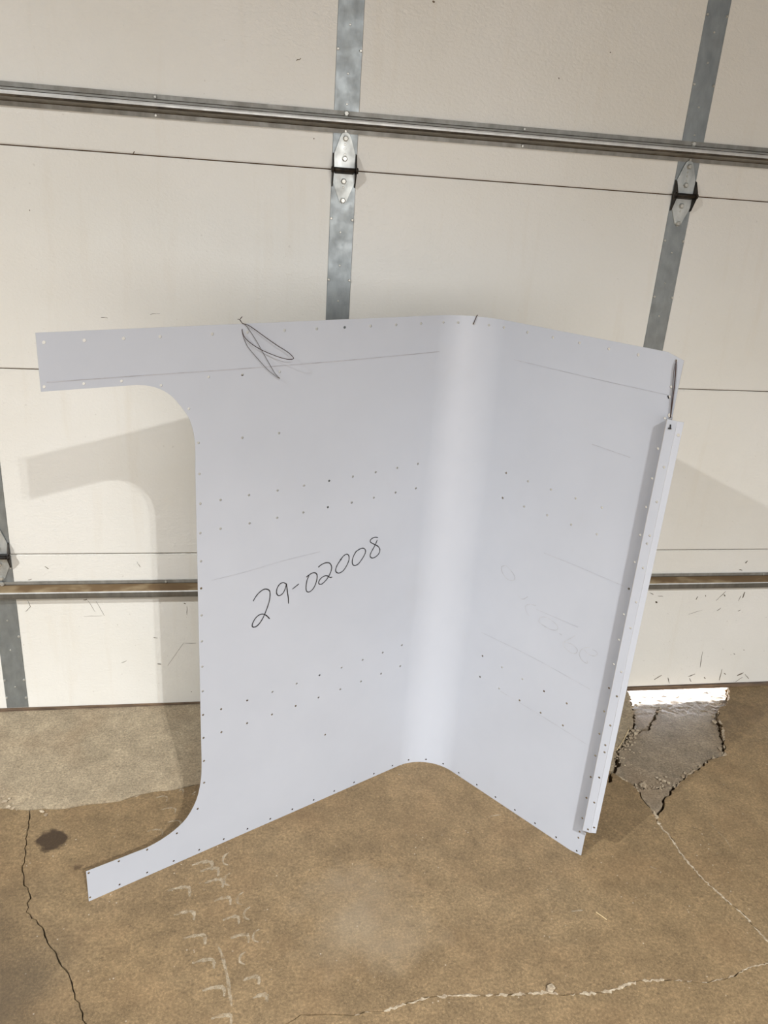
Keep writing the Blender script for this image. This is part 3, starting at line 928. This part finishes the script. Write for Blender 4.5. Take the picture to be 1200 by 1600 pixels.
for p in [(69, 604.5), (131, 599.5), (190, 595.5), (251.7, 602), (295, 638.6), (326, 589), (378.7, 585.6), (437, 581), (378.6, 684), (436, 676.7),
          (310, 692), (311.7, 740.5), (313, 787), (313, 833), (314, 877), (314.3, 919.4), (315, 961.4), (315.5, 1002), (316, 1041.7), (316.7, 1080), (317.3, 1117), (318, 1153), (318.7, 1189), (319, 1223),
          (309, 1263.7), (276.5, 1302), (230, 1327.7), (185.7, 1345.7), (138.7, 1364),
          (514.3, 751.3), (551.3, 744.7), (587, 737.7), (620.7, 731), (653, 724.7), (475, 758.7), (433.7, 766.3), (389, 773.5), (344.6, 781),
          (649.7, 763), (618, 769.5), (584, 777.6), (549.4, 785.2), (512.3, 792.5), (473.8, 800.7), (433, 809), (390, 817.6), (344.6, 826),
          (628, 1008), (598, 1019.5), (566.7, 1031), (533.7, 1043), (499.3, 1055), (463.3, 1068), (425.7, 1081), (386.3, 1094.3), (345.7, 1108),
          (625.3, 1040.7), (595.5, 1052.5), (564, 1064.7), (531.7, 1077), (497.7, 1089.7), (462, 1103), (425, 1116.3), (386, 1130), (346, 1144), (508, 1148)]:
    holes.append(s_left(p) + (.0032,))
for p in [(791, 739), (825, 752), (861, 765), (899.5, 778.5), (940.5, 793), (785.5, 778), (819, 791.5), (855, 805), (892.5, 819.7), (932.7, 834.7), (754, 1025), (784.5, 1042.7), (816.5, 1061), (850, 1080), (885.5, 1099), (750, 1057.5), (780, 1075.7), (811.7, 1094.3), (844.6, 1113.6), (879.5, 1133.5),
          (1028, 701), (1018.7, 747.6), (1009.3, 792.4), (1000.3, 836), (991.7, 878.4), (982.7, 920), (974.7, 960), (967, 999.7), (959, 1037.8), (951.6, 1075), (944, 1111.5), (936.7, 1146.5), (930.3, 1180.7), (923, 1214), (916.3, 1246.6), (909.9, 1278.4), (905.5, 1299.4), (903.7, 1309), (1048.5, 604.5), (1046, 620), (1038.7, 653.5), (1056.5, 563.5)]:
    holes.append(s_right(p) + (.0032,))
holes.append(s_right((1046.5, 649)) + (.0050,))

panel = empty('bent_sheet_panel', (float(CB[0]), float(CB[1]), 0))
tag(panel, 'white painted sheet metal panel bent into a vee with drilled holes and notched left side', 'metal panel')
PINV = Matrix.Translation(-Vector(panel.location))
def under_panel(o):
    o.parent = panel
    o.matrix_parent_inverse = PINV
    return o

def sheet_mesh(name, outer, hls, fn, thick, mats, cols=(), parent=None):
    """flat pattern with real holes, folded by fn(u) -> (xy, normal)"""
    loops = []
    for (s, z, r) in hls:
        a0 = rnd.uniform(0, 1)
        loops.append([(s + r * math.cos(a0 + k * math.pi / 5), z + r * math.sin(a0 + k * math.pi / 5)) for k in range(10)])
    hc = np.array([(h[0], h[1]) for h in hls]) if hls else np.zeros((0, 2))
    hr = np.array([h[2] for h in hls])
    V, T = cdt(outer, loops, cols)
    c = V[T].mean(1)
    keep = in_poly(c, outer)
    for (s, z, r) in hls:
        keep &= ((c[:, 0] - s) ** 2 + (c[:, 1] - z) ** 2) > (r * .9) ** 2
    T = T[keep]
    n = len(V)
    fr, bk, nf = [], [], []
    for u, z in V:
        xy, nn = fn(u)
        fr.append((xy[0], xy[1], z)); bk.append((xy[0] - nn[0] * thick, xy[1] - nn[1] * thick, z)); nf.append((nn[0], nn[1], 0.0))
    verts = fr + bk
    norms = nf + [(-a, -b, 0) for a, b, _ in nf]
    faces = []
    for t in T:
        a, b, d = (int(i) for i in t)
        if np.cross(V[b] - V[a], V[d] - V[a]) < 0: b, d = d, b
        faces.append((a, b, d)); faces.append((n + a, n + d, n + b))
    nface = len(faces)
    ec = {}
    mi_e = []
    for f in faces[0::2]:
        for k in range(3): ec.setdefault(tuple(sorted((f[k], f[(k + 1) % 3]))), []).append((f[k], f[(k + 1) % 3]))
    for v in ec.values():
        if len(v) == 1:
            i, j = v[0]
            b = len(verts)
            verts += [fr[j], fr[i], bk[i], bk[j]]
            e1 = np.array(fr[i]) - np.array(fr[j]); e2 = np.array(bk[i]) - np.array(fr[i])
            q = np.cross(e1, e2); q = q / (np.linalg.norm(q) + 1e-12)
            norms += [tuple(q)] * 4
            faces.append((b, b + 1, b + 2, b + 3))
            inner = len(hc) and bool((np.hypot(*(hc - V[i]).T) < hr * 1.05).any())
            mi_e.append(2 if inner else 1)
    o = mesh_obj(name, verts, faces, mats, parent, True)
    mi = [0] * nface + mi_e
    if len(o.data.polygons) == len(mi):
        o.data.polygons.foreach_set('material_index', mi)
    o.data.normals_split_custom_set_from_vertices([tuple(map(float, q)) for q in norms])
    return o

cols = []
for k in range(0, 19):
    s = S0 + (S1 - S0) * k / 18
    cols.append([(s, z) for z in np.linspace(0.0, HT, 8)])
under_panel(sheet_mesh('bent_sheet', outline, holes, bend, .0012, [M['sheet'], M['edge'], M['bore']], cols))

# Z-shaped edge flange along the right wing
def wing_pt(s, n): return B1 + DR * (s - S1) + NR * n
prof = [(SEND, 0.0, .082), (SEND + .0005, .0285, .120), (SEND + .0250, .0262, .126), (SEND + .0250, .0246, .126), (SEND + .0385, .0205, .131)]
ZTOPF = 1.340
fl_px = [(1037.6, 730), (1026.2, 784.3), (1015.3, 836.8), (1011, 849.4), (1004.7, 887.4), (994, 940.8), (985.4, 981.3), (970.8, 1050), (963.8, 1088), (953.6, 1133.7), (945.8, 1164.3), (944.6, 1175.4), (936.4, 1215), (928.5, 1254), (918.6, 1296)]
fl_px2 = [(1060, 680), (928.3, 1293)]
segs = [(prof[0], prof[1], [], 'flange_web'), (prof[1], prof[2], fl_px, 'edge_flange'), (prof[3], prof[4], fl_px2, 'flange_lip')]
for (a, b, pxs, nm) in segs:
    p, q = wing_pt(a[0], a[1]), wing_pt(b[0], b[1])
    L = float(np.linalg.norm(q - p)); d = (q - p) / L
    nn = np.array([d[1], -d[0]])
    hl = []
    for px in pxs:
        X = on_plane(px, (nn[0], nn[1], 0), float(nn @ p))
        u = float((X[:2] - p) @ d)
        hl.append((min(max(u, .0042), L - .0042), float(X[2]), 0.0032 if px != (1060, 680) else .0040))
    outer = [(0, a[2]), (L, b[2])] + [(L, ZTOPF), (0, ZTOPF)]
    ff_ = sheet_mesh(nm, outer, hl, (lambda u, p=p, d=d, nn=nn: (p + d * u, nn)), .0014, [M['sheet'], M['edge'], M['bore']])
    under_panel(ff_)
# small black tick marks
def wing_ribbon(name, strokes, side, mat, w, off=.0005, taper=False, jit=.15, sub=4):
    vs, fs = [], []
    nn, base = (NL, PA) if side == 'L' else (NR, B1)
    n3 = np.array([nn[0], nn[1], 0.0])
    for st in strokes:
        P = [Vector(tuple(on_plane(p, n3, float(nn @ base) + off))) for p in st]
        P = [np.array(p) for p in smooth_line(P, sub)]
        ribbon(P, w, None, n3, vs, fs, taper, jit)
    return under_panel(mesh_obj(name, vs, fs, mat))
Z = lambda pts: [(380 + x / 5.0, 820 + y / 5.0) for x, y in pts]
digits = [
    [(78, 597), (90, 575), (115, 540), (150, 510), (180, 502), (205, 515), (210, 545), (205, 590), (190, 640), (165, 705), (135, 760), (105, 792), (80, 800), (70, 788), (78, 760), (100, 725), (130, 702), (160, 698), (185, 712), (207, 735)],
    [(335, 462), (315, 452), (290, 460), (268, 490), (260, 525), (268, 548), (285, 553), (310, 535), (328, 500), (338, 460)],
    [(338, 458), (345, 520), (352, 570), (354, 615)],
    [(385, 502), (410, 482), (435, 462)],
    [(493, 410), (510, 395), (545, 375), (570, 380), (578, 405), (570, 450), (550, 495), (525, 520), (505, 525), (492, 510), (492, 470), (500, 430), (515, 395)],
    [(587, 332), (610, 312), (645, 297), (675, 300), (690, 325), (688, 355), (672, 395), (645, 435), (615, 462), (595, 463), (590, 448), (605, 420), (635, 400), (660, 400), (680, 412), (696, 408)],
    [(770, 265), (750, 290), (730, 325), (722, 355), (730, 372), (750, 377), (780, 360), (805, 325), (825, 280), (826, 245), (812, 230), (790, 238), (770, 260), (756, 275)],
    [(884, 205), (862, 245), (852, 280), (855, 308), (872, 318), (900, 305), (930, 265), (952, 225), (955, 198), (938, 183), (910, 190), (880, 210)],
    [(1053, 100), (1030, 97), (1005, 108), (992, 125), (1000, 140), (1030, 155), (1055, 170), (1068, 195), (1060, 225), (1035, 250), (1010, 260), (995, 252), (992, 235), (1005, 205), (1030, 160), (1048, 118)]]
tag(wing_ribbon('handwritten_number', [Z(d) for d in digits], 'L', M['ink'], .00145), 'black handwritten number 29-02008')
G = lambda pts: [(740 + x / 5.4545, 820 + y / 5.4545) for x, y in pts]
ghost = [[(240, 355), (265, 348), (290, 358), (325, 400), (350, 440), (345, 468), (320, 475), (285, 460), (255, 425), (238, 385), (240, 355)],
         [(380, 600), (400, 628), (430, 632), (460, 612)],
         [(475, 778), (450, 740), (440, 700), (455, 682), (490, 678), (530, 690)],
         [(555, 820), (565, 795), (600, 785), (650, 805), (700, 845), (718, 880), (700, 898), (650, 890), (600, 862), (565, 835), (555, 820)],
         [(730, 925), (752, 940)],
         [(865, 945), (770, 1000), (765, 1020), (785, 1055), (830, 1090), (870, 1095), (885, 1070), (870, 1045), (830, 1015), (775, 1000)],
         [(965, 1160), (972, 1175), (955, 1178), (920, 1150), (902, 1110), (910, 1075), (940, 1050), (985, 1045)],
         [(940, 1060), (965, 1090), (1000, 1112), (1035, 1118), (1055, 1100), (1045, 1080), (1010, 1060)]]
for d in ghost: tag(wing_ribbon('faint_digit', [G(d)], 'R', M['ghost'], .0008), 'faint mirrored trace of the handwritten number')
wing_ribbon('scribed_line', [[(73, 597.3), (232, 586), (400, 574.5), (560, 561.5), (690, 549)]], 'L', M['pencil'], .0008)
wing_ribbon('scribed_line', [[(330, 907), (386, 893), (440, 877), (500, 862)]], 'L', M['pencil'], .0004)
for st in [[(803, 562), (887, 582), (965, 600), (1043, 617)], [(850, 864), (900, 884), (982, 919)], [(752, 988), (830, 1026), (922, 1077)], [(782, 1080), (845, 1118), (918, 1164)], [(838, 952), (903, 980)], [(925, 694), (985, 715)]]: wing_ribbon('scribed_line', [st], 'R', M['pencil'], .0004)
wing_ribbon('ink_tick', [[(1043.5, 618), (1045, 623)]], 'R', M['ink'], .0016, sub=1)
tx, ty = wing_pt(SEND + .0125, .0286)
nn3 = np.array([NR[0], NR[1], 0])
tv, tf = [], []
for st in ([(0, .003), (.001, -.006)], [(-.004, -.007), (.004, -.006)]):
    P = [np.array([tx, ty, 1.327]) + np.array([DR[0], DR[1], 0]) * a + np.array([0, 0, b]) + nn3 * .0012 for a, b in st]
    ribbon(P, .0016, None, nn3, tv, tf, False, 0)
under_panel(mesh_obj('ink_tick', tv, tf, M['ink']))

# ------------------------------------------------------------------ tie wires
def near_left(p, off):
    return on_plane(p, (NL[0], NL[1], 0), float(NL @ PA) + off)
W = lambda pts: [(350 + x / 9.23, 480 + y / 9.23) for x, y in pts]
wire = empty('tie_wire', tuple(near_left((378, 515), .004)))
tag(wire, 'twisted dark wire with two long loops hanging from the upper left arm', 'wire')
WI = Matrix.Translation(-Vector(wire.location))
def wpart(name, pix, offs, r, mat, root, inv, plane):
    P = W(pix)
    n = len(P)
    pts = [plane(p, np.interp(i / (n - 1), [0, .25, .5, .8, 1], offs)) for i, p in enumerate(P)]
    o = tube(name, pts, r, mat)
    o.parent = root; o.matrix_parent_inverse = inv
wpart('wire_loop', [(270, 235), (350, 260), (450, 325), (600, 435), (750, 540), (900, 635), (970, 690), (1003, 735), (980, 750), (900, 748), (780, 715), (650, 665), (540, 615), (420, 545), (320, 460), (280, 400), (262, 340), (262, 318)], [.003, .012, .018, .008, .0], .0009, M['wire'], wire, WI, near_left)
wpart('wire_loop', [(270, 235), (310, 255), (380, 350), (470, 490), (560, 650), (650, 810), (740, 960), (805, 1025), (760, 1005), (650, 920), (550, 815), (440, 690), (350, 580), (300, 480), (272, 400), (262, 340)], [.003, .006, .007, .005, .0], .0007, M['wire2'], wire, WI, near_left)
wpart('twisted_end', [(262, 135), (230, 180), (250, 212), (272, 238)], [.0, .0, .001, .002, .003], .0009, M['wire'], wire, WI, near_left)
wpart('twisted_end', [(195, 172), (230, 180), (245, 205), (268, 236)], [.0, .0, .001, .002, .003], .0008, M['wire'], wire, WI, near_left)

xy, nb = bend(s_row((739, 499.5), ZT)[0])
tg = np.array([nb[1], -nb[0]])
o = tube('tie_wire', [(xy[0] - nb[0] * .006, xy[1] - nb[1] * .006, ZT + .001), (xy[0] + nb[0] * .003, xy[1] + nb[1] * .003, ZT - .001), (xy[0] + nb[0] * .004 + tg[0] * -.003, xy[1] + nb[1] * .004 + tg[1] * -.003, ZT + .010), (xy[0] + nb[0] * .0025 - tg[0] * -.007 * -1, xy[1] + nb[1] * .0025 - tg[1] * -.007 * -1, HT + .003), (xy[0] - nb[0] * .005 - tg[0] * .009, xy[1] - nb[1] * .005 - tg[1] * .009, HT + .002)], .0011, M['wire'])
tag(o, 'short bit of wire hooked over the top edge at the rounded bend', 'wire')

def near_right(p, off):
    return on_plane(p, (NR[0], NR[1], 0), float(NR @ B1) + off)
wr = empty('tie_wire', tuple(near_right((1056, 565), .004)))
tag(wr, 'tight wire loop running down the upper right edge of the panel', 'wire')
WRI = Matrix.Translation(-Vector(wr.location))
for nm, pix, offs, r, mt in (('wire_loop', [(1056.5, 562), (1056, 575), (1054, 600), (1051, 625), (1048.5, 645), (1048, 652), (1051, 662), (1052, 667)], [0.001, .006, .006, .005, .004, .003, .004, .006], .0013, M['wire']),
                             ('wire_loop', [(1055, 568), (1053, 580), (1051, 605), (1049, 630), (1047.5, 648), (1046.5, 653), (1041, 656)], [.004, .004, .004, .004, .003, .003, .002], .0009, M['wire2'])):
    o = tube(nm, [near_right(p, q) for p, q in zip(pix, offs)], r, mt)
    o.parent = wr; o.matrix_parent_inverse = WRI
